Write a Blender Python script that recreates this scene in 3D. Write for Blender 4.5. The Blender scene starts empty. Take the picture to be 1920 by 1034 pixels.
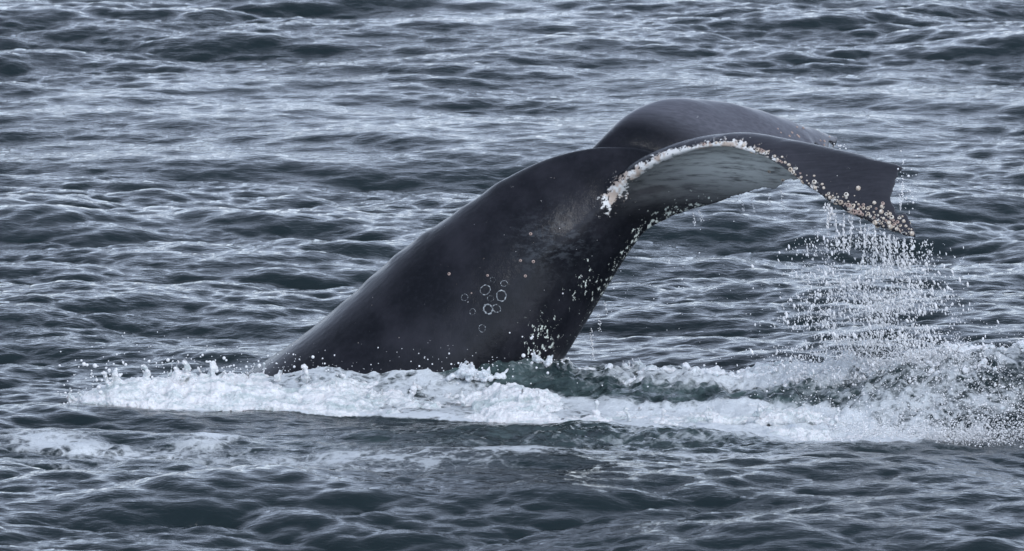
import bpy, bmesh, math, random
import numpy as np
from mathutils import Vector, Matrix

random.seed(7)
RNG = np.random.default_rng(11)
SC = bpy.context.scene
COL = SC.collection
R = math.radians

# ------------------------------------------------------------------ camera
PITCH = R(10.0)
FPX = 14545.0                       # focal length in pixels of the 1920 px wide photograph
A0 = PITCH + math.atan((705 - 517) / FPX)
CAM = np.array([0.0, -80 * math.cos(A0), 80 * math.sin(A0)])
cd = bpy.data.cameras.new('camera')
cam = bpy.data.objects.new('camera', cd)
COL.objects.link(cam)
cam.location = CAM
cam.rotation_euler = (R(90) - PITCH, 0, 0)
cd.sensor_width = 36
cd.lens = 36 * FPX / 1920
cd.clip_start = 0.5
cd.clip_end = 9000
cd.dof.use_dof = True
cd.dof.focus_distance = 79.5
cd.dof.aperture_fstop = 5.6
SC.camera = cam

# ------------------------------------------------------------------ sky and sun (overcast)
SUN_EL, SUN_AZ = R(40), R(150)     # azimuth clockwise from +y
w = bpy.data.worlds.new('World')
SC.world = w
w.use_nodes = True
nt = w.node_tree
nt.nodes.clear()
sky = nt.nodes.new('ShaderNodeTexSky')
sky.sky_type = 'NISHITA'
sky.sun_disc = False
sky.sun_elevation = SUN_EL
sky.sun_rotation = SUN_AZ
sky.air_density = 1.0
sky.dust_density = 0.4
sky.ozone_density = 1.5
hs = nt.nodes.new('ShaderNodeHueSaturation')
hs.inputs['Saturation'].default_value = 0.26
hs.inputs['Value'].default_value = 1.0
bg = nt.nodes.new('ShaderNodeBackground')
bg.inputs['Strength'].default_value = 0.15
wo = nt.nodes.new('ShaderNodeOutputWorld')
nt.links.new(sky.outputs[0], hs.inputs['Color'])
tint = nt.nodes.new('ShaderNodeMix')                 # cool grey of an overcast sky
tint.data_type = 'RGBA'
tint.blend_type = 'MULTIPLY'
tint.inputs[0].default_value = 1.0
tint.inputs[7].default_value = (0.90, 1.0, 1.20, 1)
nt.links.new(hs.outputs[0], tint.inputs[6])
nt.links.new(tint.outputs[2], bg.inputs['Color'])
nt.links.new(bg.outputs[0], wo.inputs['Surface'])
sl = bpy.data.lights.new('sun', 'SUN')
sl.energy = 1.0
sl.angle = R(24)
sl.color = (1.0, 0.995, 0.985)
so = bpy.data.objects.new('sun', sl)
COL.objects.link(so)
sdir = Vector((math.sin(SUN_AZ) * math.cos(SUN_EL), math.cos(SUN_AZ) * math.cos(SUN_EL), math.sin(SUN_EL)))
so.rotation_euler = sdir.to_track_quat('Z', 'Y').to_euler()
SC.view_settings.view_transform = 'Standard'
SC.view_settings.look = 'None'
SC.view_settings.gamma = 1
SC.view_settings.use_curve_mapping = False
SC.view_settings.exposure = 0.54


# ------------------------------------------------------------------ helpers
def P(px, py, Y=0.0):
    """point at depth Y seen at photograph pixel (px, py)"""
    f = np.array([0, math.cos(PITCH), -math.sin(PITCH)])
    u = np.array([0, math.sin(PITCH), math.cos(PITCH)])
    d = f + np.array([1.0, 0, 0]) * (px - 960) / FPX + u * (517 - py) / FPX
    return CAM + d * ((Y - CAM[1]) / d[1])


def G(px, py, Z=0.0):
    """point on the level Z seen at photograph pixel (px, py)"""
    f = np.array([0, math.cos(PITCH), -math.sin(PITCH)])
    u = np.array([0, math.sin(PITCH), math.cos(PITCH)])
    d = f + np.array([1.0, 0, 0]) * (px - 960) / FPX + u * (517 - py) / FPX
    return CAM + d * ((Z - CAM[2]) / d[2])


def vnoise(p, seed=0):
    """vectorised smooth value noise, 0..1, p is (n,3)"""
    p = np.asarray(p, dtype=np.float64)
    i = np.floor(p).astype(np.int64)
    f = p - i
    f = f * f * f * (f * (f * 6 - 15) + 10)
    out = np.zeros(len(p))
    for dx in (0, 1):
        for dy in (0, 1):
            for dz in (0, 1):
                h = ((i[:, 0] + dx) * 73856093) ^ ((i[:, 1] + dy) * 19349663) ^ ((i[:, 2] + dz) * 83492791) ^ (seed * 2654435 + 1013)
                h = (h ^ (h >> 13)) * 1274126177
                h = (h ^ (h >> 16)) & 0xffffff
                v = h / float(0xffffff)
                wgt = (f[:, 0] if dx else 1 - f[:, 0]) * (f[:, 1] if dy else 1 - f[:, 1]) * (f[:, 2] if dz else 1 - f[:, 2])
                out += v * wgt
    return out


def fbm(p, octs=4, seed=0, gain=0.5, lac=2.03):
    s = 0.0
    a = 1.0
    t = 0.0
    q = np.array(p, dtype=np.float64)
    for o in range(octs):
        s = s + a * vnoise(q, seed + o)
        t += a
        a *= gain
        q = q * lac + 17.3
    return s / t


def billow(p, octs=3, seed=0, gain=0.5):
    s = 0.0
    a = 1.0
    t = 0.0
    q = np.array(p, dtype=np.float64)
    for o in range(octs):
        s = s + a * (1 - np.abs(2 * vnoise(q, seed + o) - 1))
        t += a
        a *= gain
        q = q * 2.07 + 9.1
    return s / t


def sstep(a, b, x):
    t = np.clip((x - a) / (b - a), 0, 1)
    return t * t * (3 - 2 * t)


def spline(pts, n):
    """Catmull-Rom resampling of control rows at n even parameters"""
    pts = np.asarray(pts, float)
    m = len(pts)
    t = np.linspace(0, m - 1, n)
    i = np.minimum(t.astype(int), m - 2)
    f = (t - i)[:, None]
    ext = np.vstack([2 * pts[0] - pts[1], pts, 2 * pts[-1] - pts[-2]])
    p0, p1, p2, p3 = ext[i], ext[i + 1], ext[i + 2], ext[i + 3]
    return 0.5 * (2 * p1 + (p2 - p0) * f + (2 * p0 - 5 * p1 + 4 * p2 - p3) * f ** 2 + (3 * p1 - p0 - 3 * p2 + p3) * f ** 3)


def mesh_np(name, verts, quads=None, tris=None, smooth=True):
    me = bpy.data.meshes.new(name)
    verts = np.asarray(verts, dtype=np.float32)
    me.vertices.add(len(verts))
    me.vertices.foreach_set('co', verts.ravel())
    idx, starts, n = [], [], 0
    if quads is not None and len(quads):
        quads = np.asarray(quads, dtype=np.int32)
        idx.append(quads.ravel())
        starts.append(np.arange(len(quads)) * 4)
        n = len(quads) * 4
    if tris is not None and len(tris):
        tris = np.asarray(tris, dtype=np.int32)
        idx.append(tris.ravel())
        starts.append(n + np.arange(len(tris)) * 3)
    idx = np.concatenate(idx)
    starts = np.concatenate(starts).astype(np.int32)
    me.loops.add(len(idx))
    me.loops.foreach_set('vertex_index', idx.astype(np.int32))
    me.polygons.add(len(starts))
    me.polygons.foreach_set('loop_start', starts)
    me.update(calc_edges=True)
    me.validate()
    if smooth:
        me.polygons.foreach_set('use_smooth', np.ones(len(me.polygons), dtype=bool))
    return me


def link(name, me, mat, parent=None):
    o = bpy.data.objects.new(name, me)
    COL.objects.link(o)
    if mat is not None:
        me.materials.clear()
        me.materials.append(mat)
    if parent is not None:
        o.parent = parent
    return o


def attr(me, name, vals):
    a = me.attributes.new(name, 'FLOAT', 'POINT')
    a.data.foreach_set('value', np.asarray(vals, dtype=np.float32))


def co_of(me):
    a = np.empty(len(me.vertices) * 3, dtype=np.float32)
    me.vertices.foreach_get('co', a)
    return a.reshape(-1, 3).astype(np.float64)


def grid_quads(nr, nc):
    i = np.arange(nr - 1)[:, None] * nc + np.arange(nc - 1)[None, :]
    return np.stack([i, i + 1, i + nc + 1, i + nc], -1).reshape(-1, 4)


def remesh(me, voxel, smooth_it=2, fac=0.5):
    o = bpy.data.objects.new('tmp', me)
    COL.objects.link(o)
    m = o.modifiers.new('r', 'REMESH')
    m.mode = 'VOXEL'
    m.voxel_size = voxel
    m.adaptivity = 0
    if smooth_it:
        s = o.modifiers.new('s', 'SMOOTH')
        s.factor = fac
        s.iterations = smooth_it
    dg = bpy.context.evaluated_depsgraph_get()
    dg.update()
    out = bpy.data.meshes.new_from_object(o.evaluated_get(dg))
    bpy.data.objects.remove(o)
    out.polygons.foreach_set('use_smooth', np.ones(len(out.polygons), dtype=bool))
    return out


def ico(sub):
    bm = bmesh.new()
    bmesh.ops.create_icosphere(bm, subdivisions=sub, radius=1)
    v = np.array([x.co[:] for x in bm.verts])
    f = np.array([[q.index for q in x.verts] for x in bm.faces])
    bm.free()
    return v, f


def spheres(cen, rad, sub=1, stretch=None, axis=None):
    """many little bodies as vertex and triangle arrays; stretch along unit axis"""
    bv, bf = ico(sub)
    cen = np.asarray(cen, float)
    rad = np.asarray(rad, float)
    n = len(cen)
    v = np.repeat(bv[None], n, 0) * rad[:, None, None]
    if stretch is not None:
        ax = axis / np.linalg.norm(axis, axis=1, keepdims=True)
        d = np.einsum('nij,nj->ni', v, ax)
        v = v + d[..., None] * ax[:, None, :] * (stretch - 1)[:, None, None]
    v = v + cen[:, None, :]
    f = bf[None] + (np.arange(n) * len(bv))[:, None, None]
    return v.reshape(-1, 3), f.reshape(-1, 3)


class Nodes:
    def __init__(s, name):
        s.m = bpy.data.materials.new(name)
        s.m.use_nodes = True
        s.t = s.m.node_tree
        s.b = s.t.nodes['Principled BSDF']

    def n(s, typ, **kw):
        x = s.t.nodes.new(typ)
        for k, v in kw.items():
            if k.startswith('i_'):
                key = k[2:].replace('_', ' ')
                x.inputs[int(key) if key.isdigit() else key].default_value = v
            else:
                setattr(x, k, v)
        return x

    def l(s, a, b):
        s.t.links.new(a, b)

    def attr(s, name):
        return s.n('ShaderNodeAttribute', attribute_name=name).outputs['Fac']

    def noise(s, scale, detail=4, rough=0.55, vec=None, dist=0.0):
        x = s.n('ShaderNodeTexNoise', i_Scale=scale, i_Detail=detail, i_Roughness=rough, i_Distortion=dist)
        s.l(vec if vec is not None else s.pos(), x.inputs['Vector'])
        return x.outputs['Fac']

    def pos(s):
        if not hasattr(s, '_p'):
            s._p = s.n('ShaderNodeNewGeometry').outputs['Position']
        return s._p

    def scaled(s, vec3, rot=0.0):
        m = s.n('ShaderNodeMapping')
        m.inputs['Scale'].default_value = vec3
        m.inputs['Rotation'].default_value = (0, 0, rot) if not isinstance(rot, tuple) else rot
        s.l(s.pos(), m.inputs['Vector'])
        return m.outputs[0]

    def math(s, op, a, b=None, c=None, clamp=False):
        x = s.n('ShaderNodeMath', operation=op, use_clamp=clamp)
        for i, v in enumerate((a, b, c)):
            if v is None:
                continue
            if isinstance(v, (int, float)):
                x.inputs[i].default_value = v
            else:
                s.l(v, x.inputs[i])
        return x.outputs[0]

    def ramp(s, v, a, b, lo=0.0, hi=1.0):
        x = s.n('ShaderNodeMapRange', interpolation_type='SMOOTHSTEP', i_From_Min=a, i_From_Max=b, i_To_Min=lo, i_To_Max=hi)
        s.l(v, x.inputs['Value'])
        return x.outputs[0]

    def mix(s, f, a, b):
        x = s.n('ShaderNodeMix', data_type='RGBA')
        for sock, v in ((x.inputs[0], f), (x.inputs[6], a), (x.inputs[7], b)):
            if isinstance(v, (tuple, list)):
                sock.default_value = (*v, 1) if len(v) == 3 else v
            elif isinstance(v, (int, float)):
                sock.default_value = v
            else:
                s.l(v, sock)
        return x.outputs[2]

    def bump(s, h, dist, strength=1.0, normal=None):
        x = s.n('ShaderNodeBump', i_Strength=strength, i_Distance=dist)
        s.l(h, x.inputs['Height'])
        if normal is not None:
            s.l(normal, x.inputs['Normal'])
        return x.outputs[0]


# ------------------------------------------------------------------ sea surface heights (spectrum)
TILE, NF = 52.0, 2048


def make_ocean():
    k1 = 2 * np.pi * np.fft.fftfreq(NF, TILE / NF)
    kx, ky = np.meshgrid(k1, k1, indexing='xy')           # arrays [iy, ix]
    k = np.hypot(kx, ky)
    k[0, 0] = 1e-6
    hs_, ds_ = 0, 0
    gh = np.random.default_rng(5)
    spec = np.zeros_like(k)
    # (amplitude weight, peak wavelength, wind direction, directional power)
    for wgt, lam, deg, pw in ((0.55, 9.0, 92, 6), (1.0, 4.8, 98, 4), (0.50, 2.2, 80, 4), (0.75, 0.9, 102, 5), (0.70, 0.40, 86, 5), (0.16, 2.0, 48, 5), (0.15, 1.5, 135, 5)):
        kp = 2 * np.pi / lam
        th = R(deg)
        c = (kx * math.cos(th) + ky * math.sin(th)) / k
        spec += wgt * np.exp(-0.9 * (kp / k) ** 2) * k ** -3.8 * (np.abs(c) ** pw * (c > 0) + 0.10 * np.abs(c) ** pw + 0.012)
    spec *= np.exp(-(k * 0.014) ** 2)
    spec[0, 0] = 0
    amp = np.sqrt(spec)
    z = (gh.standard_normal((NF, NF)) + 1j * gh.standard_normal((NF, NF))) * amp
    h = np.real(np.fft.ifft2(z))
    zh = np.fft.fft2(h)
    dx = np.real(np.fft.ifft2(-1j * kx / k * zh))
    dy = np.real(np.fft.ifft2(-1j * ky / k * zh))
    sy = np.real(np.fft.ifft2(1j * ky * zh))
    g = 0.205 / sy.std()                                    # rms slope along the view
    return h * g, dx * g, dy * g


OH, ODX, ODY = make_ocean()
CHOP = 1.1


def samp(F, x, y):
    fx = (x / TILE * NF) % NF
    fy = (y / TILE * NF) % NF
    ix = np.floor(fx).astype(int)
    iy = np.floor(fy).astype(int)
    tx, ty = fx - ix, fy - iy
    ix1, iy1 = (ix + 1) % NF, (iy + 1) % NF
    ix %= NF
    iy %= NF
    return (F[iy, ix] * (1 - tx) + F[iy, ix1] * tx) * (1 - ty) + (F[iy1, ix] * (1 - tx) + F[iy1, ix1] * tx) * ty


def gauss(x, y, px, py, rx, ry, Z=0.0):
    """soft blob centred where the pixel meets the water; radii in metres"""
    c = G(px, py, Z)
    return np.exp(-((x - c[0]) / rx) ** 2 - ((y - c[1]) / ry) ** 2)


# front foam band: px, base row, top row
BAND = np.array([(95, 768, 764), (150, 772, 740), (210, 776, 712), (300, 776, 694), (410, 776, 698), (470, 777, 716), (550, 779, 722), (650, 781, 724),
                 (770, 785, 744), (850, 793, 757), (940, 800, 744), (1010, 802, 748), (1100, 812, 772), (1200, 826, 792),
                 (1300, 829, 790), (1400, 832, 780), (1500, 836, 784), (1600, 841, 806), (1700, 846, 832), (1800, 850, 845)], float)
_bx = np.array([G(a, b)[0] for a, b, c in BAND])
_by = np.array([G(a, b)[1] for a, b, c in BAND])
_bw = np.interp(BAND[:, 0], [95, 200, 500, 800, 1000, 1400, 1600, 1800], [0.5, 1.3, 1.7, 1.5, 1.4, 1.9, 1.5, 0.7])
_bz = np.array([P(a, c, y + 0.45 * w_)[2] for (a, b, c), y, w_ in zip(BAND, _by, _bw)])


def band(x, y):
    """height of the foam pile over still water, and 0..1 mask"""
    yb = np.interp(x, _bx, _by)
    wd = np.interp(x, _bx, _bw)
    hz = np.interp(x, _bx, _bz) * sstep(_bx[0] - 0.05, _bx[0] + 0.3, x) * (1 - sstep(_bx[-1] - 0.3, _bx[-1] + 0.2, x))
    yb = yb + 0.16 * (fbm(np.stack([x * 1.7, x * 0, x * 0], -1), 3, 3) - 0.5) * 2
    t = (y - yb) / wd
    prof = np.where(t < 0.45, np.sqrt(np.clip(1 - ((0.45 - t) / 0.45) ** 2, 0, 1)), np.clip(1 - ((t - 0.45) / 0.62) ** 2, 0, 1))
    prof = np.where((t > 0) & (t < 1.07), prof, 0)
    prof = prof * sstep(_bx[0], _bx[0] + 0.4, x) * (1 - sstep(_bx[-1] - 1.0, _bx[-1], x))
    return hz * prof, prof


def swell(x, y):
    """long swell and the water heaved up around the whale"""
    s = 0.16 * np.sin(2 * np.pi * (y + 0.10 * x + 21) / 46.0) * sstep(-60, -12, y) * (1 - sstep(60, 200, y))  # invented long swell, its slopes shaped to darken near and far water
    s = s - 0.16 * math.sin(2 * np.pi * 21 / 46.0) * np.exp(-((x) ** 2 + (y + 1) ** 2) / 90.0)
    m = 0.21 * gauss(x, y, 745, 730, 1.2, 0.42)
    m = m + 0.14 * gauss(x, y, 960, 725, 1.2, 0.7)
    m = m + 0.14 * gauss(x, y, 1250, 742, 1.2, 0.65)
    m = m + 0.50 * gauss(x, y, 1850, 760, 1.25, 1.05)
    m = m + 0.16 * gauss(x, y, 1560, 735, 1.0, 0.6)
    m = m + 0.10 * gauss(x, y, 1000, 822, 1.6, 0.45)
    # smooth humps in front, as in the photograph
    m = m + 0.13 * gauss(x, y, 400, 845, 0.55, 0.5) + 0.10 * gauss(x, y, 90, 850, 0.7, 0.6)
    m = m + 0.16 * gauss(x, y, 1650, 900, 2.2, 1.0) + 0.10 * gauss(x, y, 900, 885, 1.2, 0.6)
    return s + m


def churn(x, y):
    """0..1 how broken the water is"""
    c = gauss(x, y, 1300, 740, 2.0, 0.9) + gauss(x, y, 850, 715, 1.9, 0.7) + gauss(x, y, 1750, 765, 1.5, 1.5)
    c = c + 0.7 * gauss(x, y, 1150, 845, 1.8, 0.55) + 0.6 * gauss(x, y, 1500, 800, 1.5, 0.9)
    return np.clip(c, 0, 1)


def surf(x, y):
    """still-frame sea height without the choppy shift"""
    return surf_all(x, y)[2]


def surf_all(x, y):
    sh = x.shape
    x = x.ravel()
    y = y.ravel()
    c = churn(x, y)
    bandz, bp = band(x, y)
    calm = 1 - 0.4 * gauss(x, y, 700, 740, 3.2, 1.3)
    calm = calm * (0.62 + 0.72 * sstep(0.3, 0.7, fbm(np.stack([x * 0.22, y * 0.11, x * 0], -1), 3, 91)))
    calm = calm * (1 - 0.25 * np.clip(gauss(x, y, 1500, 905, 3.2, 1.5) + gauss(x, y, 900, 890, 1.6, 0.9), 0, 1))
    h = samp(OH, x, y) * calm
    dx = samp(ODX, x, y) * CHOP * calm
    dy = samp(ODY, x, y) * CHOP * calm
    near = (c > 0.02)
    hf = np.zeros_like(x)
    if near.any():
        p = np.stack([x[near], y[near], x[near] * 0], -1)
        hf[near] = c[near] * (0.20 * (billow(p * (2.6, 3.0, 1), 4, 21, 0.55) - 0.55) + 0.05 * (vnoise(p * 14, 5) - 0.5))
    fade = 1 - 0.5 * np.clip(bp, 0, 1)
    z = h * fade + swell(x, y) + hf + 0.12 * bandz
    return (x + dx).reshape(sh), (y + dy).reshape(sh), z.reshape(sh)


def build_water():
    def axis(lo, hi, stepf, far, grow=1.13):
        core = [lo]
        while core[-1] < hi:
            core.append(core[-1] + stepf(core[-1]))
        s0, s1 = stepf(lo), stepf(hi)
        a, v, st = [], lo, s0
        while v > -far:
            st *= grow
            v -= st
            a.append(v)
        b, v, st = [], core[-1], s1
        while v < far:
            st *= grow
            v += st
            b.append(v)
        return np.array(a[::-1] + core + b)
    xs = axis(-8.2, 8.2, lambda v: 0.026, 4000)
    ys = axis(-13.5, 27.0, lambda v: 0.036 if -5.5 < v < 1.5 else (0.05 if v < 6 else 0.07), 4000)
    X, Y = np.meshgrid(xs, ys)
    wx, wy, wz = surf_all(X, Y)
    # far out the grid is too coarse for the short waves
    d = np.hypot(X, Y)
    k = 1 - sstep(60, 400, d)
    wx = X + (wx - X) * k
    wy = Y + (wy - Y) * k
    wz = wz * k
    me = mesh_np('sea_water', np.stack([wx, wy, wz], -1).reshape(-1, 3), grid_quads(len(ys), len(xs)))
    x, y = X.ravel(), Y.ravel()
    core = (np.abs(x) < 12) & (y > -20) & (y < 12)
    foam = np.zeros(len(x))
    aer = np.zeros(len(x))
    xc, yc = x[core], y[core]
    b, bp = band(xc, yc)
    ybx = np.interp(xc, _bx, _by)
    f = 0.62 * sstep(0.0, 0.5, bp) + 0.50 * np.exp(-((yc - ybx) / 0.45) ** 2) * (yc < ybx + 0.3) * sstep(-0.15, 0.25, fbm(np.stack([xc * 0.8, yc, xc * 0], -1), 2, 64) - 0.45) * sstep(_bx[0], _bx[0] + 1, xc) * (1 - sstep(_bx[-1] - 1.2, _bx[-1] - 0.1, xc))
    g = lambda *a: gauss(xc, yc, *a)
    # thin foam left on the surface in the foreground
    f = f + 0.62 * g(60, 845, 0.75, 0.75) + 0.7 * g(390, 842, 0.42, 0.38) + 0.40 * g(480, 885, 1.4, 0.8) + 0.5 * g(220, 868, 0.9, 0.4)
    f = f + 0.26 * g(700, 862, 1.2, 0.8) + 0.36 * g(900, 893, 1.4, 0.7) + 0.45 * g(1080, 938, 0.9, 0.12) + 0.42 * g(1200, 880, 1.6, 0.25)
    f = f + 0.42 * g(1450, 885, 1.0, 0.3) + 0.4 * g(150, 895, 0.8, 0.25) + 0.3 * g(720, 915, 1.0, 0.35)
    # churned water around and behind the band
    f = f + 0.52 * g(1250, 735, 1.6, 0.75) + 0.42 * g(820, 722, 1.2, 0.35) + 0.60 * g(1500, 735, 1.2, 0.8) + 0.46 * g(1860, 740, 1.3, 1.0) + 0.28 * g(1830, 790, 1.2, 1.3) + 0.34 * g(1750, 815, 1.3, 1.0)
    f = f + 0.38 * g(1120, 850, 1.6, 0.45) + 0.45 * g(1450, 790, 1.3, 0.9) + 0.35 * g(1030, 700, 0.9, 0.35)
    f = f * (1 - 0.45 * g(1380, 760, 1.2, 0.35))
    a = 0.9 * g(720, 725, 1.3, 0.7) + 0.45 * g(1200, 760, 2.2, 1.0) + 0.35 * g(1050, 840, 2.6, 0.6) + 0.3 * g(1550, 780, 1.5, 1.0) + 0.12 * g(600, 880, 3.0, 1.0)
    foam[core] = np.clip(f, 0, 1)
    aer[core] = np.clip(a, 0, 1)
    attr(me, 'foam', foam)
    attr(me, 'aer', aer)
    return me


def water_material():
    N = Nodes('sea_water')
    b = N.b
    foam, aer = N.attr('foam'), N.attr('aer')
    n1 = N.noise(3.2, 8, 0.68, dist=0.5)
    n2 = N.noise(16, 5, 0.65)
    vo = N.n('ShaderNodeTexVoronoi', feature='DISTANCE_TO_EDGE', i_Scale=5.5)
    nv = N.n('ShaderNodeTexNoise', i_Scale=2.5, i_Detail=3)
    N.l(N.pos(), nv.inputs['Vector'])
    vm = N.n('ShaderNodeVectorMath', operation='MULTIPLY_ADD')
    N.l(nv.outputs['Color'], vm.inputs[0])
    vm.inputs[1].default_value = (0.5, 0.5, 0.5)
    N.l(N.pos(), vm.inputs[2])
    N.l(vm.outputs[0], vo.inputs['Vector'])
    lace = N.ramp(vo.outputs['Distance'], 0.0, 0.22, 0.16, 0.0)
    v = N.math('ADD', foam, N.math('MULTIPLY', N.math('SUBTRACT', n1, 0.5), 1.25))
    v = N.math('ADD', v, N.math('MULTIPLY', N.math('SUBTRACT', n2, 0.5), 0.5))
    v = N.math('ADD', v, lace)
    gate = N.ramp(foam, 0.03, 0.2)
    mask = N.math('MULTIPLY', N.ramp(v, 0.44, 0.80), gate)
    deep = (0.007, 0.015, 0.017)
    teal = (0.15, 0.215, 0.21)
    base = N.mix(N.math('MULTIPLY', aer, N.ramp(n1, 0.3, 0.7)), deep, teal)
    opac = N.ramp(foam, 0.2, 0.8, 0.20, 1.0)
    mask = N.math('MULTIPLY', mask, opac)
    col = N.mix(mask, base, (0.74, 0.78, 0.80))
    N.l(col, b.inputs['Base Color'])
    b.inputs['IOR'].default_value = 1.34
    rough = N.math('ADD', 0.045, N.math('MULTIPLY', mask, 0.55))
    N.l(rough, b.inputs['Roughness'])
    r1 = N.noise(5.0, 3, 0.6, vec=N.scaled((0.75, 1.5, 1), 0.1))
    r2 = N.noise(17.0, 4, 0.6, vec=N.scaled((0.38, 1.3, 1), -0.08))
    patch = N.ramp(N.noise(0.16, 2, 0.5), 0.3, 0.7, 0.55, 1.15)
    hsum = N.math('ADD', N.math('MULTIPLY', r1, 0.024), N.math('MULTIPLY', r2, 0.008))
    hsum = N.math('MULTIPLY', hsum, patch)
    hsum = N.math('ADD', hsum, N.math('MULTIPLY', mask, N.math('MULTIPLY', N.noise(45, 4, 0.7), 0.03)))
    N.l(N.bump(hsum, 1.0), b.inputs['Normal'])
    return N.m


water = link('sea_water', build_water(), water_material())
water['kind'] = 'structure'
water['label'] = 'dark slate grey choppy sea with pale sky glints around the whale'

# ------------------------------------------------------------------ whale
# stations: dorsal pixel, ventral pixel, half width, lateral ridge position 0..1, upper and lower exponent
ST = [
    ((215, 905), (870, 1010), 1.18, 0.50, 1.0, 1.0),
    ((335, 805), (955, 860), 1.15, 0.50, 1.0, 1.0),
    ((446, 718), (1038, 702), 1.08, 0.50, 1.0, 1.0),
    ((558, 637), (1072, 648), 0.98, 0.50, 1.0, 1.0),
    ((662, 551), (1103, 597), 0.87, 0.50, 1.0, 1.0),
    ((728, 492), (1130, 553), 0.78, 0.52, 1.0, 1.15),
    ((796, 438), (1158, 507), 0.68, 0.54, 1.0, 1.35),
    ((870, 388), (1187, 465), 0.60, 0.56, 1.05, 1.55),
    ((945, 338), (1215, 430), 0.49, 0.58, 1.15, 1.75),
    ((1020, 300), (1248, 408), 0.42, 0.60, 1.3, 1.75),
    ((1082, 281), (1285, 398), 0.36, 0.60, 1.45, 1.8),
    ((1142, 273), (1325, 388), 0.28, 0.60, 1.5, 1.6),
    ((1205, 277), (1365, 374), 0.16, 0.58, 1.4, 1.4),
    ((1265, 300), (1395, 350), 0.06, 0.55, 1.2, 1.2),
]
rows = []
for (d, v, wd, fr, eu, el) in ST:
    D3, V3 = P(*d, 0.0), P(*v, 0.0)
    rows.append([*D3, *V3, wd, fr, eu, el])
rows = spline(rows, 110)
NR = 64
ring = []
for r_ in rows:
    D3, V3, wd, fr, eu, el = r_[0:3], r_[3:6], r_[6], r_[7], r_[8], r_[9]
    C3 = D3 + (V3 - D3) * fr
    for j in range(NR):
        a = 2 * math.pi * j / NR
        s, c = math.sin(a), math.cos(a)
        e = eu if c > 0 else el
        up = abs(c) ** (1.0 if e <= 1.0 else 1 + (e - 1) * 0.55)
        sd = math.copysign(abs(s) ** e, s)
        q = C3 + ((D3 - C3) if c > 0 else (V3 - C3)) * up
        ring.append([q[0], q[1] + wd * sd, q[2]])
ring = np.array(ring)
nst = len(rows)
q = []
for i in range(nst - 1):
    for j in range(NR):
        j2 = (j + 1) % NR
        q.append((i * NR + j, i * NR + j2, (i + 1) * NR + j2, (i + 1) * NR + j))
c0, c1 = len(ring), len(ring) + 1
ring = np.vstack([ring, ring[:NR].mean(0), ring[(nst - 1) * NR:nst * NR].mean(0)])
t_ = []
for j in range(NR):
    j2 = (j + 1) % NR
    t_.append((c0, j2, j))
    t_.append((c1, (nst - 1) * NR + j, (nst - 1) * NR + j2))
parts = [(ring, np.array(q), np.array(t_))]

# near fluke: leading edge, crest and trailing edge (photograph pixel and depth), then thickness
NEAR = [
    ((1000, 600, -.46), (1075, 560, -.10), (1130, 540, -.02), .20),
    ((1035, 520, -.44), (1095, 480, -.12), (1165, 480, -.02), .24),
    ((1085, 452, -.22), (1130, 415, -.12), (1215, 436, -.02), .26),
    ((1128, 393, -.36), (1190, 352, -.20), (1285, 401, -.05), .24),
    ((1165, 345, -.50), (1250, 310, -.32), (1345, 384, -.16), .20),
    ((1225, 306, -.66), (1310, 286, -.46), (1405, 368, -.32), .17),
    ((1290, 283, -.84), (1370, 272, -.62), (1460, 354, -.50), .15),
    ((1350, 274, -1.02), (1425, 268, -.80), (1515, 338, -.70), .14),
    ((1408, 284, -1.20), (1480, 273, -.98), (1565, 318, -.90), .125),
    ((1458, 308, -1.38), (1535, 284, -1.16), (1612, 305, -1.10), .11),
    ((1505, 345, -1.56), (1582, 301, -1.34), (1652, 307, -1.30), .10),
    ((1560, 380, -1.74), (1626, 327, -1.54), (1684, 320, -1.50), .09),
    ((1612, 410, -1.90), (1654, 362, -1.75), (1676, 352, -1.68), .08),
    ((1664, 432, -2.04), (1678, 405, -1.95), (1684, 396, -1.88), .055),
    ((1716, 447, -2.20), (1717, 441, -2.17), (1715, 436, -2.15), .03),
]
FAR = [
    ((1085, 330, .22), (1135, 320, .12), (1215, 400, .02), .26),
    ((1124, 290, .36), (1184, 276, .22), (1285, 385, .05), .24),
    ((1152, 254, .52), (1222, 244, .40), (1345, 360, .16), .19),
    ((1180, 230, .70), (1262, 221, .58), (1390, 340, .32), .15),
    ((1216, 212, .90), (1305, 209, .76), (1430, 322, .50), .12),
    ((1262, 202, 1.08), (1350, 210, .94), (1465, 310, .70), .10),
    ((1322, 204, 1.26), (1400, 215, 1.12), (1495, 300, .90), .09),
    ((1385, 211, 1.44), (1448, 227, 1.30), (1518, 295, 1.10), .08),
    ((1442, 225, 1.62), (1490, 239, 1.48), (1534, 291, 1.30), .07),
    ((1495, 239, 1.80), (1524, 251, 1.66), (1544, 288, 1.52), .06),
    ((1538, 249, 1.95), (1551, 261, 1.84), (1553, 282, 1.74), .05),
    ((1568, 259, 2.07), (1568, 266, 2.02), (1564, 272, 1.98), .035),
]


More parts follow.
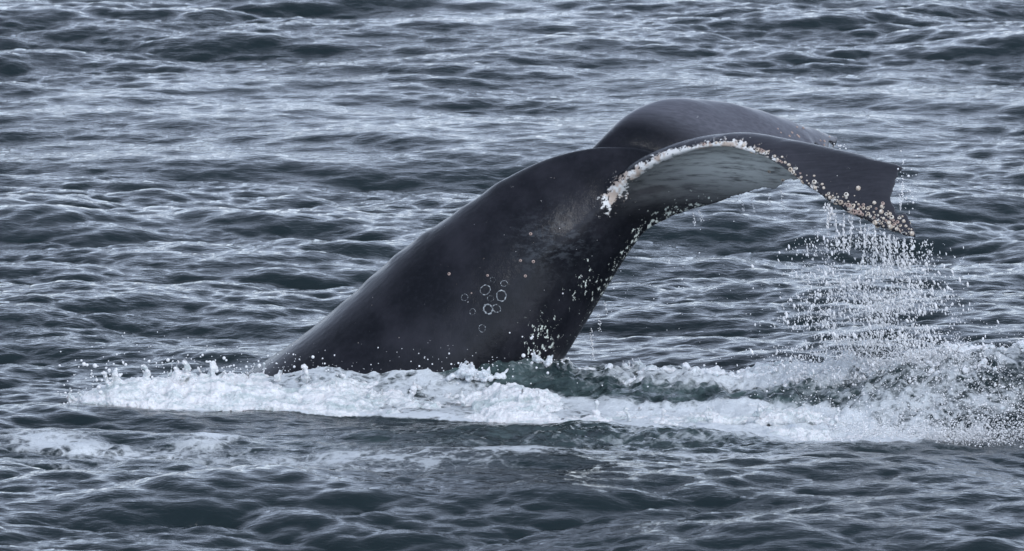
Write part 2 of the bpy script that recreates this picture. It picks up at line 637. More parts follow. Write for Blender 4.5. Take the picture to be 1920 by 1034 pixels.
def fluke(tab, side, seed):
    rows = [[*P(*l), *P(*m), *P(*t), th] for l, m, t, th in tab]
    NS, NU = 120, 30
    rows = spline(rows, NS)
    L, M, T, TH = rows[:, 0:3], rows[:, 3:6], rows[:, 6:9], rows[:, 9]
    s = np.linspace(0, 1, NS)
    # scalloped, nicked trailing edge
    jag = (vnoise(np.stack([s * 26, s * 0 + seed, s * 0], -1), seed) - 0.5) * 0.22 + (vnoise(np.stack([s * 70, s * 0, s * 0], -1), seed + 4) - 0.5) * 0.07
    jag = jag * sstep(0.25, 0.6, s)
    cd_ = T - M
    cd_ /= np.linalg.norm(cd_, axis=1, keepdims=True)
    T = T + cd_ * jag[:, None]
    T[:, 0] += 0.02 * 0
    jl = (vnoise(np.stack([s * 40, s * 0 + seed, s * 0], -1), seed + 9) - 0.5) * 0.03 * sstep(0.2, 0.5, s)
    L = L - (M - L) / np.linalg.norm(M - L, axis=1, keepdims=True) * jl[:, None]
    u = (1 - np.cos(np.linspace(0, np.pi, NU))) / 2
    C = np.zeros((NS, NU, 3))
    for j, uu in enumerate(u):
        # parabola through L, M, T
        C[:, j] = L * (1 - uu) * (1 - 2 * uu) + M * 4 * uu * (1 - uu) + T * uu * (2 * uu - 1)
    du = np.gradient(C, axis=1)
    ds = np.gradient(C, axis=0)
    nn = np.cross(du, ds)
    nn /= np.linalg.norm(nn, axis=2, keepdims=True) + 1e-9
    if nn[NS // 2, NU // 2, 2] < 0:
        nn = -nn
    thu = np.sqrt(np.clip(u, 0, 1)) * (1 - u) * 1.55 + 0.10 * np.sin(np.pi * u) ** 0.5 * 1.0
    thu = thu / thu.max()
    th = TH[:, None] * thu[None]
    th = np.maximum(th, 0.030 * np.minimum(1, np.minimum(u, 1 - u) * 14)[None])
    top = C + nn * th[..., None] / 2
    bot = C - nn * th[..., None] / 2
    V = np.concatenate([top.reshape(-1, 3), bot.reshape(-1, 3)])
    qd = grid_quads(NS, NU)
    n0 = NS * NU
    Q = [qd, qd[:, ::-1] + n0]
    e = []
    for i in range(NS - 1):
        for j in (0, NU - 1):
            a, b = i * NU + j, (i + 1) * NU + j
            e.append((a, b, b + n0, a + n0) if j == 0 else (b, a, a + n0, b + n0))
    for i in (0, NS - 1):
        for j in range(NU - 1):
            a, b = i * NU + j, i * NU + j + 1
            e.append((b, a, a + n0, b + n0) if i == 0 else (a, b, b + n0, a + n0))
    Q.append(np.array(e))
    return V, np.concatenate(Q), (L, M, T, C, nn, th)


nv_, nq_, NEARG = fluke(NEAR, -1, 3)
fv_, fq_, FARG = fluke(FAR, 1, 8)
parts += [(nv_, nq_, None), (fv_, fq_, None)]
vv, qq, tt, off = [], [], [], 0
for v_, q_, t3 in parts:
    vv.append(v_)
    qq.append(q_ + off)
    if t3 is not None:
        tt.append(t3 + off)
    off += len(v_)
raw = mesh_np('raw_whale', np.vstack(vv), np.vstack(qq), np.vstack(tt))
bm = bmesh.new()
bm.from_mesh(raw)
bmesh.ops.remove_doubles(bm, verts=bm.verts, dist=1e-5)
bmesh.ops.recalc_face_normals(bm, faces=bm.faces)
bm.to_mesh(raw)
bm.free()
whale_me = remesh(raw, 0.014, 9, 0.5)
W = co_of(whale_me)

# soften the joint between tail stock and flukes only
ed = np.empty(len(whale_me.edges) * 2, dtype=np.int32)
whale_me.edges.foreach_get('vertices', ed)
ed = ed.reshape(-1, 2)
jc = P(1190, 345, -.25)
jc2 = P(1150, 300, .30)
wj = np.maximum(np.exp(-(np.linalg.norm((W - jc) / (.95, .5, .8), axis=1)) ** 2), np.exp(-(np.linalg.norm((W - jc2) / (.55, .45, .4), axis=1)) ** 2))
wj = sstep(0.1, 0.6, wj) * 0.9 + 0.02
deg = np.bincount(ed.ravel(), minlength=len(W))[:, None]
for it in range(26):
    s = np.zeros_like(W)
    for k in range(3):
        s[:, k] = np.bincount(ed[:, 0], W[ed[:, 1], k], len(W)) + np.bincount(ed[:, 1], W[ed[:, 0], k], len(W))
    W = W + (s / np.maximum(deg, 1) - W) * wj[:, None] * 0.6
# gentle unevenness of the skin
nr = np.empty(len(W) * 3, dtype=np.float32)
whale_me.vertices.foreach_set('co', W.astype(np.float32).ravel())
whale_me.update()
whale_me.vertices.foreach_get('normal', nr)
nr = nr.reshape(-1, 3)
W = W + nr * (0.030 * (fbm(W * (1.1, 1.1, 1.1), 3, 77) - 0.5) + 0.002 * (fbm(W * 6, 2, 78) - 0.5))[:, None]
for kx_, ky_, ka, kr in ((792, 440, .014, .10), (742, 484, .012, .10), (868, 390, .010, .12), (690, 527, .014, .12), (640, 567, .010, .12), (930, 348, .008, .12)):
    W = W + nr * (ka * np.exp(-(np.linalg.norm(W - P(kx_, ky_, 0), axis=1) / kr) ** 2))[:, None]
whale_me.vertices.foreach_set('co', W.astype(np.float32).ravel())
whale_me.update()


def dist_poly(Q, line):
    best = np.full(len(Q), 1e9)
    arg = np.zeros(len(Q))
    for i in range(len(line) - 1):
        a, b = line[i], line[i + 1]
        ab = b - a
        t = np.clip(((Q - a) @ ab) / (ab @ ab), 0, 1)
        d = np.linalg.norm(Q - a - t[:, None] * ab, axis=1)
        m = d < best
        best[m] = d[m]
        arg[m] = (i + t[m]) / (len(line) - 1)
    return best, arg


Ln = NEARG[0][::4]
Lf = FARG[0][::4]
dn, an = dist_poly(W, Ln)
df_, af = dist_poly(W, Lf)
lead = np.exp(-(dn / 0.105) ** 2) * sstep(0.16, 0.23, an) * (1.0 - 0.48 * sstep(0.55, 0.66, an))
lead = np.maximum(lead, 0.55 * np.exp(-(df_ / 0.07) ** 2) * sstep(0.1, 0.2, af))
# pale underside of the flukes
down = sstep(0.05, 0.5, -nr[:, 2] + 0.25 * -nr[:, 1])
inner = np.exp(-((np.linalg.norm((W - P(1370, 318, -.75)) / (.85, .6, .32), axis=1))) ** 2)
innf = np.exp(-((np.linalg.norm((W - P(1400, 300, .9)) / (.9, .6, .4), axis=1))) ** 2)
under = np.clip(inner + innf, 0, 1) * down
# speckled scars down the ventral edge
VL = rows[:, 3:6]
dv, av = dist_poly(W, VL[::3])
vent = np.exp(-(dv / 0.32) ** 2) * sstep(0.22, 0.36, av) * (1 - sstep(0.86, 0.96, av))
vent = np.maximum(vent, 0.9 * np.exp(-(np.linalg.norm((W - P(1020, 640, -.7)) / (.3, .8, .35), axis=1)) ** 2))
vent = np.maximum(vent, 0.75 * np.exp(-(np.linalg.norm((W - P(1110, 540, -.4)) / (.35, .8, .4), axis=1)) ** 2))
# grey patch on the flank by the lateral ridge
grey = np.exp(-(np.linalg.norm((W - P(1050, 440, -.45)) / (.35, .5, .25), axis=1)) ** 2) + 0.8 * np.exp(-(np.linalg.norm((W - P(1015, 465, -.5)) / (.28, .5, .22), axis=1)) ** 2)
grey = np.clip(grey, 0, 1) * (W[:, 1] < 0)
lead = np.maximum(lead, 0.95 * np.exp(-(np.linalg.norm((W - P(1158, 352, -.5)) / (.16, .25, .2), axis=1)) ** 2))
attr(whale_me, 'lead', lead)
attr(whale_me, 'under', under)
attr(whale_me, 'vent', vent)
attr(whale_me, 'grey', grey)
ftop = sstep(-.1, .5, nr[:, 2]) * np.maximum(sstep(0.30, 0.42, an) * np.exp(-(dn / 1.2) ** 2) * (W[:, 1] < -.3) * 0.28, sstep(0.25, .6, W[:, 1]) * (W[:, 2] > 1.5))  # upward fluke faces, to be coloured paler in place of sky light
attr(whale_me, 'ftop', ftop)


def whale_material():
    N = Nodes('whale_skin')
    b = N.b
    lead, under, vent, grey = [N.attr(k) for k in ('lead', 'under', 'vent', 'grey')]
    big = N.noise(1.3, 4, 0.6)
    fine = N.noise(22, 5, 0.65)
    col = N.mix(N.ramp(big, 0.38, 0.72), (0.0030, 0.0038, 0.0062), (0.019, 0.0190, 0.025))
    col = N.mix(N.math('MULTIPLY', N.ramp(fine, 0.45, 0.75), 0.30), col, (0.022, 0.023, 0.030))
    # fine lengthwise streaks
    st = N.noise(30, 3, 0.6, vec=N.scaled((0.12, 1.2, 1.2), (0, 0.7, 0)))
    col = N.mix(N.math('MULTIPLY', N.attr('ftop'), N.ramp(st, 0.2, 0.8, 0.6, 1.0)), col, (0.105, 0.108, 0.128))  # painted sky sheen on the fluke tops, broken by the streaks
    g = N.math('MULTIPLY', grey, N.ramp(N.noise(11, 7, 0.78, vec=N.scaled((0.8, 1, 1.6), (0, 0.7, 0))), 0.46, 0.62))
    col = N.mix(N.math('MULTIPLY', g, 0.6), col, (0.060, 0.068, 0.078))
    ust = N.noise(9, 5, 0.65, vec=N.scaled((0.35, 1.0, 2.4)))
    u = N.math('MULTIPLY', under, N.ramp(ust, 0.20, 0.58))
    col = N.mix(N.math('MULTIPLY', u, 0.97), col, (0.74, 0.78, 0.76))
    ln = N.noise(15, 5, 0.72, vec=N.scaled((1.0, 0.6, 1.3), (0, 0.3, 0)))
    lv = N.math('ADD', N.math('MULTIPLY', lead, 0.60), N.math('MULTIPLY', N.math('SUBTRACT', ln, 0.5), 1.9))
    lm = N.ramp(lv, 0.36, 0.47)
    tint = N.mix(N.ramp(N.noise(9, 2), 0.45, 0.62), (0.70, 0.70, 0.68), (0.46, 0.38, 0.32))
    col = N.mix(lm, col, tint)
    sp = N.noise(19, 4, 0.7, vec=N.scaled((1.2, 0.8, 0.75), (0, -0.5, 0)))
    sv = N.math('ADD', N.math('MULTIPLY', vent, 0.27), N.math('MULTIPLY_ADD', sp, 1.25, -0.10))
    sm = N.math('MULTIPLY', N.ramp(sv, 0.82, 0.86), N.ramp(vent, 0.1, 0.3))
    col = N.mix(sm, col, (0.60, 0.64, 0.58))
    # stray nicks
    ni = N.noise(38, 2, 0.5, vec=N.scaled((1, 1, 0.45), (0, 0.6, 0)))
    nk = N.math('MULTIPLY', N.ramp(ni, 0.77, 0.80), N.ramp(N.noise(1.1, 2), 0.52, 0.62))
    col = N.mix(N.math('MULTIPLY', nk, 0.7), col, (0.35, 0.37, 0.38))
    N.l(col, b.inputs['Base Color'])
    rough = N.math('ADD', N.ramp(N.noise(5, 4, 0.6), 0.3, 0.7, 0.42, 0.58), N.math('MULTIPLY', lm, 0.3))
    N.l(rough, b.inputs['Roughness'])
    b.inputs['IOR'].default_value = 1.36
    b.inputs['Specular IOR Level'].default_value = 0.08
    b.inputs['Coat Weight'].default_value = 0.6
    b.inputs['Coat Roughness'].default_value = 0.14
    b.inputs['Coat IOR'].default_value = 1.33
    hb = N.math('ADD', N.math('MULTIPLY', st, 0.0008), N.math('MULTIPLY', N.noise(60, 4, 0.7), 0.0012))
    hb = N.math('ADD', hb, N.math('MULTIPLY', N.noise(3, 2, 0.5), 0.008))
    hb = N.math('ADD', hb, N.math('MULTIPLY', lm, 0.003))
    nb_ = N.bump(hb, 1.0)
    N.l(nb_, b.inputs['Normal'])
    film = N.math('ADD', N.math('MULTIPLY', N.noise(14, 5, 0.7, vec=N.scaled((1.0, 1.0, 0.35), (0, 0.75, 0))), 0.0065), N.math('MULTIPLY', N.noise(70, 3, 0.6), 0.0006))
    N.l(N.bump(film, 1.0, normal=nb_), b.inputs['Coat Normal'])
    return N.m


whale = link('humpback_whale', whale_me, whale_material())
whale['label'] = 'dark grey diving whale, tail stock arched out of the sea with both flukes raised'
whale['category'] = 'whale'

# barnacles ---------------------------------------------------------
from mathutils.bvhtree import BVHTree
tree = BVHTree.FromPolygons([tuple(c) for c in W], [tuple(p.vertices) for p in whale_me.polygons])


def barnacle_mesh(seed, h, hole):
    rr = random.Random(seed)
    n = 11
    prof = [(1.0, -0.25), (0.98, 0.1), (0.72, h), (0.42, h * 1.08), (0.34, h * 0.55 if hole else h * 0.9)]
    v, f = [], []
    for r_, z in prof:
        for j in range(n):
            a = 2 * math.pi * j / n
            k = 1 + rr.uniform(-.09, .09)
            v.append((r_ * k * math.cos(a), r_ * k * math.sin(a), z * (1 + rr.uniform(-.07, .07))))
    for i in range(len(prof) - 1):
        for j in range(n):
            j2 = (j + 1) % n
            f.append((i * n + j, i * n + j2, (i + 1) * n + j2, (i + 1) * n + j))
    v.append((0, 0, prof[-1][1]))
    for j in range(n):
        f.append(((len(prof) - 1) * n + j, (len(prof) - 1) * n + (j + 1) % n, len(v) - 1))
    me = bpy.data.meshes.new('barnacle')
    me.from_pydata(v, [], f)
    me.polygons.foreach_set('use_smooth', [True] * len(me.polygons))
    me.polygons.foreach_set('material_index', [1 if i >= 3 * n else 0 for i in range(len(me.polygons))])
    return me


def barn_mat(name, c0, c1):
    N = Nodes(name)
    N.l(N.mix(N.ramp(N.noise(40, 4, 0.7), 0.35, 0.65), c0, c1), N.b.inputs['Base Color'])
    N.b.inputs['Roughness'].default_value = 0.55
    N.l(N.bump(N.noise(120, 3), 0.004), N.b.inputs['Normal'])
    return N.m


BM = [barn_mat('barnacle_shell', (0.62, 0.55, 0.46), (0.34, 0.27, 0.21)), barn_mat('barnacle_pale_shell', (0.70, 0.67, 0.60), (0.45, 0.40, 0.34)),
      barn_mat('barnacle_pink_shell', (0.46, 0.36, 0.31), (0.30, 0.21, 0.18))]
BHOLE = barn_mat('barnacle_opening', (0.07, 0.045, 0.035), (0.04, 0.03, 0.025))
BME = []
for i in range(6):
    me = barnacle_mesh(i, 0.45 + 0.12 * (i % 3), i % 3 != 2)
    me.materials.append(BM[[0, 1, 0, 1, 2, 0][i]])
    me.materials.append(BHOLE if i % 3 != 2 else BM[1])
    BME.append(me)


def put(name, me, p, n, r_, spin=0.0, squash=1.0):
    o = bpy.data.objects.new(name, me)
    COL.objects.link(o)
    o.parent = whale
    qn = Vector(n).to_track_quat('Z', 'Y')
    o.matrix_local = Matrix.Translation(p) @ qn.to_matrix().to_4x4() @ Matrix.Rotation(spin, 4, 'Z') @ Matrix.Diagonal((r_, r_ * squash, r_, 1))
    return o


def on_skin(px, py, Y=-6.0):
    """where the line of sight of this pixel meets the skin"""
    o_ = Vector(CAM)
    d = (Vector(P(px, py, 0)) - o_).normalized()
    h = tree.ray_cast(o_, d)
    return h[0], h[1]


L_, M_, T_, C_, N_, TH_ = NEARG
nb = 0
rr = random.Random(4)
used = []
tries = 0
while nb < 200 and tries < 9000:
    tries += 1
    s = rr.random()
    # crowded towards the tip, thinning out inwards
    if s < 0.44:
        continue
    dens = 0.14 + 0.28 * float(sstep(0.55, 0.72, np.array(s))) + 1.0 * float(sstep(0.76, 0.88, np.array(s)))
    if rr.random() > dens * 0.75:
        continue
    i = min(int(s * 119), 118)
    spread = 0.030 + 0.075 * max(0, (s - 0.6)) / 0.4 * 1.5
    ofs = abs(rr.gauss(0, 1)) * spread
    chord = Vector(T_[i] - L_[i])
    c = Vector(L_[i]) + chord.normalized() * min(ofs, chord.length * 0.75)
    side = 1 if rr.random() < 0.75 else -1
    c += Vector(N_[i, 8]) * side * 0.06 + Vector((0, -0.03 * rr.random(), 0))
    hit = tree.find_nearest(c)
    if hit[0] is None:
        continue
    r_ = rr.choice([0.008, 0.011, 0.014, 0.017, 0.021, 0.027]) * (0.8 if s < 0.6 else 1.0)
    if any((hit[0] - u_[0]).length < (r_ + u_[1]) * 0.78 for u_ in used):
        continue
    used.append((hit[0], r_))
    put('barnacle', BME[rr.randrange(6)], hit[0], hit[1], r_, rr.uniform(0, 6.28), rr.uniform(.85, 1))
    nb += 1
for px, py, r_ in ((842, 514, .017), (914, 517, .014), (976, 489, .015), (1000, 491, .017), (995, 439, .017), (985, 518, .016), (884, 550, .008),
                   (1468, 338, .020), (1442, 322, .018), (1462, 302, .014)):
    h, n_ = on_skin(px, py)
    if h is not None:
        put('barnacle', BME[4 if r_ < .018 else 0], h, n_, r_, 0)
for i in range(22):                                   # small ones on the far fluke towards its tip
    px, py = rr.uniform(1440, 1556), rr.uniform(238, 282)
    h, n_ = on_skin(px, py)
    if h is not None and h.y > 0.5:
        put('barnacle', BME[4], h, n_, rr.uniform(.010, .017), rr.uniform(0, 6))


# round barnacle scars
def ring_mesh(rt, seed, arc=1.0):
    rg = random.Random(seed)
    v, f = [], []
    n, m = 26, 6
    for i in range(n):
        a = 2 * math.pi * i / n
        k = 1 + 0.07 * math.sin(2 * a + seed) + rg.uniform(-.07, .07)
        t = rt * rg.uniform(0.35, 1.2) * (1 if rg.random() < arc * 0.8 else 0.15)
        for j in range(m):
            b_ = 2 * math.pi * j / m
            v.append(((k + t * math.cos(b_)) * math.cos(a), (k + t * math.cos(b_)) * math.sin(a), 0.5 * t * math.sin(b_)))
    for i in range(n):
        for j in range(m):
            i2, j2 = (i + 1) % n, (j + 1) % m
            f.append((i * m + j, i2 * m + j, i2 * m + j2, i * m + j2))
    me = bpy.data.meshes.new('barnacle_scar')
    me.from_pydata(v, [], f)
    me.polygons.foreach_set('use_smooth', [True] * len(me.polygons))
    return me


SCARM = barn_mat('scar_tissue', (0.40, 0.43, 0.44), (0.07, 0.08, 0.09))
for i, (px, py, r_, rt, arc) in enumerate(((910, 544, .050, .10, .9), (940, 555, .052, .14, 1), (915, 580, .046, .20, 1), (931, 579, .040, .13, .8), (945, 532, .032, .12, .8),
                                           (871, 558, .034, .10, .6), (886, 585, .030, .13, .7), (904, 616, .036, .12, .7), (924, 525, .026, .10, .4), (920, 560, .030, .08, .4))):
    h, n_ = on_skin(px, py)
    if h is not None:
        me = ring_mesh(rt, i, arc)
        me.materials.append(SCARM)
        put('barnacle_scar', me, h, n_, r_, i * 1.1)

# ------------------------------------------------------------------ white water
def noise_disp(me, amp, sc, seed, octs=3):
    V = co_of(me)
    n = np.empty(len(V) * 3, dtype=np.float32)
    me.vertices.foreach_get('normal', n)
    V = V + n.reshape(-1, 3) * (amp * (fbm(V * sc, octs, seed, 0.6) - 0.5) * 2)[:, None]
    me.vertices.foreach_set('co', V.astype(np.float32).ravel())
    me.update()


def lumpy(me, amp, sc, seed):
    # rounded lumps with sharp creases between them
    V = co_of(me)
    n = np.empty(len(V) * 3, dtype=np.float32)
    me.vertices.foreach_get('normal', n)
    k = np.abs(2 * vnoise(V * sc, seed) - 1) + 0.5 * np.abs(2 * vnoise(V * sc * 2.1 + 7, seed + 1) - 1)
    V = V + n.reshape(-1, 3) * (amp * (k - 0.6))[:, None]
    me.vertices.foreach_set('co', V.astype(np.float32).ravel())
    me.update()


def finger(base, tip, r0, r1, curl, rg):
    """chain of balls: one strand of thrown water"""
    n = max(4, int(np.linalg.norm(np.array(tip) - base) / (r0 * 0.55)))
    cs, rs = [], []
    side = np.array([curl, rg.uniform(-.3, .3) * abs(curl), 0])
    for i in range(n + 1):
        t = i / n
        p = np.array(base) * (1 - t) + np.array(tip) * t + side * math.sin(t * math.pi) * 0.5
        cs.append(p + np.array([rg.uniform(-1, 1), rg.uniform(-1, 1), rg.uniform(-1, 1)]) * r0 * 0.22)
        k = r0 * (1 - t) + r1 * t
        if t > 0.85:
            k *= 1.35
        rs.append(k * rg.uniform(.8, 1.15))
    return cs, rs


def foam_pile():
    cs, rs = [], []
    rg = np.random.default_rng(3)
    rf = random.Random(8)
    x0, x1 = _bx[0], _bx[-1]
    n = 42000
    X = rg.uniform(x0, x1, n)
    yb = np.interp(X, _bx, _by)
    wd = np.interp(X, _bx, _bw)
    t = rg.uniform(-0.03, 1.0, n) ** 1.15
    Y = yb + t * wd
    H, prof = band(X, Y)
    lump = billow(np.stack([X * 2.2, Y * 2.2, X * 0], -1), 3, 31)
    cover = fbm(np.stack([X * 1.9, Y * 2.6, X * 0], -1), 4, 41)
    # thin places in the band where green water shows
    thin = np.clip(gauss(X, Y, 1500, 812, 1.2, 0.35) * 0.7 + gauss(X, Y, 1300, 802, 1.9, 0.40) * 0.95 + gauss(X, Y, 1700, 830, 1.0, 1.0) * 0.7 + gauss(X, Y, 760, 745, 1.0, 0.45) * 0.75, 0, 1)
    keep = (prof > 0.02) & (cover + 0.30 * prof - 0.42 * thin > 0.46)
    X, Y, H, lump, prof = X[keep], Y[keep], H[keep], lump[keep], prof[keep]
    r_ = rg.choice([0.018, 0.025, 0.035, 0.05], len(X), p=[.35, .32, .22, .11])
    sea = samp(OH, X, Y) * 0.2 + 0.15 * swell(X, Y) - 0.05
    big = np.clip(0.5 + 2.0 * (fbm(np.stack([X * 0.9, Y * 0.9, X * 0], -1), 3, 33) - 0.5), 0.1, 1)
    Z = sea + H * (0.48 + 1.2 * big * (0.45 + 0.55 * lump)) + 0.10 * (lump - 0.6) - 0.3 * r_
    cs.append(np.stack([X, Y, Z], -1))
    rs.append(r_ * (0.75 + 0.5 * prof))
    # thrown strands along the crest
    for (px, py, dx, dy, r0) in ((140, 750, -8, -22, .030), (232, 722, -14, -20, .030), (262, 712, 12, -25, .028), (340, 700, -8, -20, .030), (332, 704, 16, -24, .034),
                                 (395, 703, 3, -22, .024), (385, 702, -12, -10, .02), (430, 708, -10, -12, .022), (468, 712, -6, -16, .022), (520, 702, 12, -12, .026), (570, 702, 0, -12, .03),
                                 (205, 716, -10, -18, .022), (760, 740, 14, -12, .022), (870, 748, -4, -18, .018), (975, 742, 6, -14, .024), (1005, 746, 4, -14, .022), (1120, 772, 0, -15, .02),
                                 (1240, 785, 4, -14, .024), (1330, 776, -3, -13, .024), (1420, 770, 3, -12, .024), (1500, 772, 8, -16, .02), (1180, 782, -8, -12, .02), (1560, 785, 10, -14, .02)):
        y0 = np.interp(P(px, py)[0], _bx, _by) + 0.4 * np.interp(P(px, py)[0], _bx, _bw)
        c_, r2 = finger(P(px, py + 8, y0), P(px + dx, py + dy, y0 - 0.05), r0 * 1.9, r0 * .75, dx * 0.004 + rf.uniform(-.05, .05), rf)
        cs.append(np.array(c_))
        rs.append(np.array(r2))
    for i in range(40):
        x = rf.uniform(x0 + 0.1, x1 - 0.5)
        y0 = float(np.interp(x, _bx, _by) + rf.uniform(.25, .7) * np.interp(x, _bx, _bw))
        h = float(band(np.array([x]), np.array([y0]))[0][0]) * 0.9
        b_ = np.array([x, y0, surf(np.array([x]), np.array([y0]))[0] + 0.6 * h])
        L1 = rf.uniform(.05, .15) * (1.3 if x < -2.3 else 0.9)
        c_, r2 = finger(b_, b_ + np.array([rf.uniform(-.09, .09), rf.uniform(-.05, .05), L1]), rf.uniform(.010, .018), .006, rf.uniform(-.06, .06), rf)
        cs.append(np.array(c_))
        rs.append(np.array(r2))
    v, f = spheres(np.vstack(cs), np.concatenate(rs), 2)
    me = mesh_np('raw_foam', v, tris=f)
    out = remesh(me, 0.0125, 5, 0.6)
    lumpy(out, 0.040, 5.0, 19)
    lumpy(out, 0.014, 13, 9)
    noise_disp(out, 0.016, 40, 12, 2)
    return out


def foam_material(name='white_foam', c0=(0.54, 0.61, 0.61), c1=(0.88, 0.88, 0.88)):
    N = Nodes(name)
    b = N.b
    n1 = N.noise(4.5, 7, 0.72, vec=N.scaled((0.55, 1.3, 1.5)), dist=0.6)
    N.l(N.mix(N.ramp(n1, 0.37, 0.56), c0, c1), b.inputs['Base Color'])
    b.inputs['Roughness'].default_value = 0.45
    b.inputs['IOR'].default_value = 1.33
    b.inputs['Subsurface Weight'].default_value = 0.5
    b.inputs['Subsurface Radius'].default_value = (0.04, 0.045, 0.045)
    b.inputs['Subsurface Scale'].default_value = 0.8
    h = N.math('ADD', N.math('MULTIPLY', N.noise(55, 5, 0.75), 0.022), N.math('MULTIPLY', N.noise(17, 4, 0.7), 0.03))
    N.l(N.bump(h, 1.0), b.inputs['Normal'])
    return N.m


FOAM = foam_material()
foam = link('white_foam', foam_pile(), FOAM)
foam['kind'] = 'stuff'
foam['label'] = 'band of churning white foam in front of the whale'


def clump(centres, seed, name='water_splash', vox=0.011):
    """plume of thrown white water: list of (px, py_base, py_top, Y, width)"""
    rf = random.Random(seed)
    cs, rs = [], []
    for px, pb, ptop, Y, wd in centres:
        b_, t_ = P(px, pb, Y), P(px, ptop, Y)
        h = t_[2] - b_[2]
        for i in range(int(60 * wd / 0.15)):
            a = rf.random()
            rad = wd * (1 - a) ** 0.7 * rf.gauss(0, .5)
            cs.append(b_ + np.array([rad, rf.gauss(0, .35) * wd, a * h * rf.uniform(.5, .95) - .02]))
            rs.append(rf.choice([.014, .02, .028, .036]) * (1.15 - .6 * a))
        for i in range(6):
            x = rf.gauss(0, .35) * wd
            c_, r2 = finger(b_ + np.array([x, 0, 0]), b_ + np.array([x * 1.6 + rf.uniform(-.04, .04), rf.uniform(-.05, .05), h * rf.uniform(.7, 1.1)]), .024, .008, rf.uniform(-.08, .08), rf)
            cs += c_
            rs += r2
    v, f = spheres(cs, rs, 2)
    out = remesh(mesh_np('raw', v, tris=f), vox, 1, 0.5)
    noise_disp(out, 0.012, 20, seed, 3)
    return out


SPL = foam_material('splash_water', (0.55, 0.61, 0.63), (0.84, 0.86, 0.88))
for args, lab in (
        ([(1195, 704, 672, -.35, .12), (1212, 704, 688, -.35, .10)], 'small pointed white splash standing alone right of the whale body'),
        ([(1490, 722, 688, -.6, .22), (1510, 722, 690, -.6, .16)], 'white splash to the left of the falling spray, left one of the pair'),
        ([(1550, 726, 692, -.5, .20), (1580, 728, 706, -.6, .20), (1610, 728, 712, -.6, .14)], 'wider white splash directly below the falling spray, right one of the pair'),
        ([(1008, 690, 660, -.75, .12), (1030, 694, 668, -.8, .12), (1045, 696, 678, -.6, .10)], 'thin splash thrown up against the rear edge of the whale body'),
        ([(875, 702, 680, -1.15, .18), (905, 706, 690, -1.15, .2)], 'low grey splash lapping at the middle of the whale body')):
    o = link('water_splash', clump(args, len(lab)), SPL)
    o['label'] = lab
    o['category'] = 'splash'
    o['group'] = 'splashes of white water around the whale'


# lumpy broken crest behind the band
def crest():
    rg = np.random.default_rng(17)
    n = 9000
    px = rg.uniform(1040, 1935, n)
    top = np.interp(px, [1040, 1150, 1280, 1400, 1500, 1650, 1750, 1860, 1935], [712, 716, 718, 722, 726, 726, 716, 712, 718])
    py = top + np.abs(rg.normal(0, 1, n)) * np.interp(px, [1040, 1600, 1700, 1935], [9, 10, 30, 40])
    g = np.array([G(a, b) for a, b in zip(px, py)])
    X, Y = g[:, 0], g[:, 1]
    cov = fbm(np.stack([X * 2.4, Y * 3.2, X * 0], -1), 4, 51)
    k = cov > 0.50
    X, Y = X[k], Y[k]
    r_ = rg.choice([.014, .02, .028, .038], len(X), p=[.35, .35, .2, .1])
    Z = surf(X, Y) - r_ * .2 + 0.03 * rg.random(len(X))
    v, f = spheres(np.stack([X, Y, Z], -1), r_, 2)
    out = remesh(mesh_np('raw', v, tris=f), 0.0125, 1, 0.5)
    noise_disp(out, 0.014, 18, 4, 3)
    return out


cr = link('broken_foam', crest(), SPL)
cr['kind'] = 'stuff'
cr['label'] = 'broken grey white foam on the churned water right of the whale'


# ------------------------------------------------------------------ drops and spray
def drop_material():
    N = Nodes('water_drops')
    b = N.b
    b.inputs['Base Color'].default_value = (0.86, 0.86, 0.86, 1)
    b.inputs['Roughness'].default_value = 0.12
    b.inputs['IOR'].default_value = 1.33
    b.inputs['Transmission Weight'].default_value = 0.2
    return N.m


DROP = drop_material()


def drops(name, pts, rad, label, stretch=None, axis=None, sub=1):
    v, f = spheres(pts, rad, sub, stretch, axis)
    o = link(name, mesh_np(name, v, tris=f), DROP)
    o['kind'] = 'stuff'
    o['label'] = label
    return o


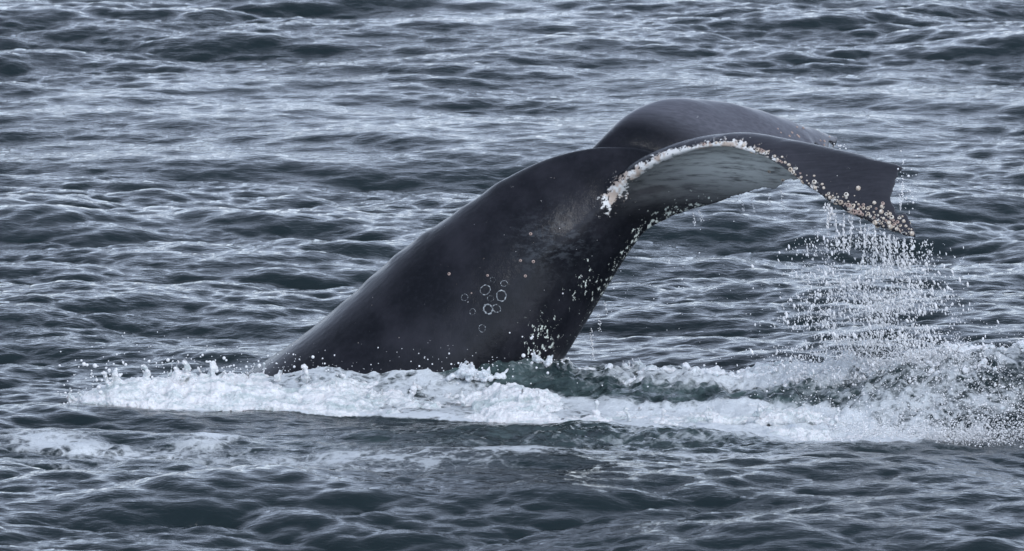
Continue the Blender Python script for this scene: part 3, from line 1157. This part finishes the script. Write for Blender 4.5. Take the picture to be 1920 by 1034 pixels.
def fall():
    rg = np.random.default_rng(23)
    n = 13000
    t = rg.random(n) ** 0.72                                 # 0 at the fluke, 1 at the sea
    cx = 1655 + 25 * t
    sd = 42 + 42 * t
    px = cx + rg.normal(0, 1, n) * sd
    px = np.where(rg.random(n) < 0.25, 1560 + rg.normal(0, 1, n) * (35 + 35 * t), px)
    py = 432 + 280 * t + rg.normal(0, 8, n)
    Y = -1.9 + rg.normal(0, .28, n) + 0.4 * t
    clus = fbm(np.stack([px / 55, py / 30, Y * 2], -1), 3, 61)
    k = (clus > 0.42 + 0.06 * rg.random(n)) & (py > np.interp(px, [1500, 1600, 1700, 1750], [385, 425, 450, 450]))
    px, py, Y = px[k], py[k], Y[k]
    # broken strings of water hanging from the edge
    sx, sy_, sY = [], [], []
    for i in range(20):
        a = 1712 - 190 * rg.random() ** 1.5
        b = np.interp(a, [1500, 1560, 1620, 1660, 1708], [345, 384, 416, 436, 446])
        ln, c = rg.uniform(15, 80), np.interp(a, [1500, 1708], [-1.55, -2.14])
        m_ = int(ln * rg.uniform(.5, 1.1))
        tt_ = rg.random(m_) ** 0.8
        sx.append(a + rg.normal(0, 1.0, m_) + tt_ * rg.normal(0, 7))
        sy_.append(b + tt_ * ln)
        sY.append(np.full(m_, c) + rg.normal(0, .01, m_))
    px, py, Y = np.concatenate([px] + sx), np.concatenate([py] + sy_), np.concatenate([Y] + sY)
    pts = np.array([P(a, b, c) for a, b, c in zip(px, py, Y)])
    r_ = rg.lognormal(math.log(.0043), .5, len(pts)).clip(.0022, .016)
    ax = np.stack([rg.normal(.25, .25, len(pts)), rg.normal(0, .2, len(pts)), -np.ones(len(pts))], -1)
    return drops('falling_spray', pts, r_, 'curtain of falling water drops pouring off the near fluke tip', rg.uniform(1.0, 3.2, len(pts)), ax)


fall()


def haze_spray():
    """dense fine spray over the mound at the right"""
    rg = np.random.default_rng(29)
    n = 22000
    px = 1800 + rg.normal(0, 1, n) * 130
    base = 720 + rg.random(n) * 125
    g = np.array([G(a, b) for a, b in zip(px, base)])
    X, Y = g[:, 0], g[:, 1]
    cl = fbm(np.stack([X * 1.5, Y * 1.5, X * 0], -1), 3, 71)
    k = (cl > 0.40) & (np.abs(X) < 7.5)
    X, Y = X[k], Y[k]
    Z = surf(X, Y) + np.abs(rg.normal(0, .10, len(X))) + .004
    r_ = rg.lognormal(math.log(.0044), .45, len(X)).clip(.0025, .014)
    return drops('fine_spray', np.stack([X, Y, Z], -1), r_, 'fine grey spray hanging over the foamy mound at the right')


haze_spray()


def scatter_drops():
    rg = np.random.default_rng(31)
    pts, rad = [], []
    def cloud(n, cx, cy, sx, sy, Y, r0, sY=.15, ymax=None):
        for _ in range(int(n * 0.75)):
            px, py = rg.normal(cx, sx), rg.normal(cy, sy)
            pts.append(P(px, py, Y + rg.normal(0, sY)))
            rad.append(float(np.clip(rg.lognormal(math.log(r0 * .85), .5), .0025, .024)))
    cloud(60, 190, 706, 24, 14, -1.7, .011)
    cloud(130, 350, 690, 75, 15, -1.5, .0075)
    cloud(70, 345, 665, 90, 20, -1.5, .006)
    cloud(120, 520, 695, 60, 16, -1.5, .006)
    cloud(160, 700, 690, 130, 22, -1.4, .004)
    cloud(40, 150, 745, 28, 14, -1.9, .010)
    cloud(40, 1010, 668, 26, 22, -1.1, .009)
    cloud(60, 900, 685, 60, 12, -1.3, .006)
    cloud(70, 1330, 705, 60, 10, -.8, .007)
    cloud(90, 1520, 690, 50, 18, -.8, .009)
    cloud(160, 1560, 735, 70, 14, -1.2, .009)
    cloud(240, 1300, 560, 190, 80, -.6, .0040)
    cloud(60, 1200, 740, 140, 22, -1.4, .007)
    cloud(90, 1700, 360, 10, 40, -1.7, .006, .05)
    cloud(60, 1575, 290, 9, 12, 1.8, .006, .05)
    # drips off the trailing edge and the rear edge of the body
    for px, py, ln in ((1300, 398, 26), (1312, 396, 20), (1390, 374, 22), (1410, 368, 30), (1440, 362, 26), (1465, 358, 40), (1707, 446, 36), (1690, 330, 40), (1686, 365, 28),
                       (1122, 590, 34), (1108, 615, 60), (1134, 568, 22), (1560, 270, 26)):
        Y = {1122: -.1, 1108: -.1, 1134: -.1, 1560: 1.9}.get(px, -.35 if px < 1500 else -1.8)
        for i in range(int(ln * 0.8)):
            t = rg.random()
            pts.append(P(px + rg.normal(0, 1.5) + (4 * t if px < 1500 else 2), py + t * ln, Y + rg.normal(0, .02)))
            rad.append(float(rg.uniform(.003, .0075)))
    return drops('flying_drops', np.array(pts), np.array(rad), 'scattered flying drops of water over the foam and beneath the flukes', sub=2)


scatter_drops()
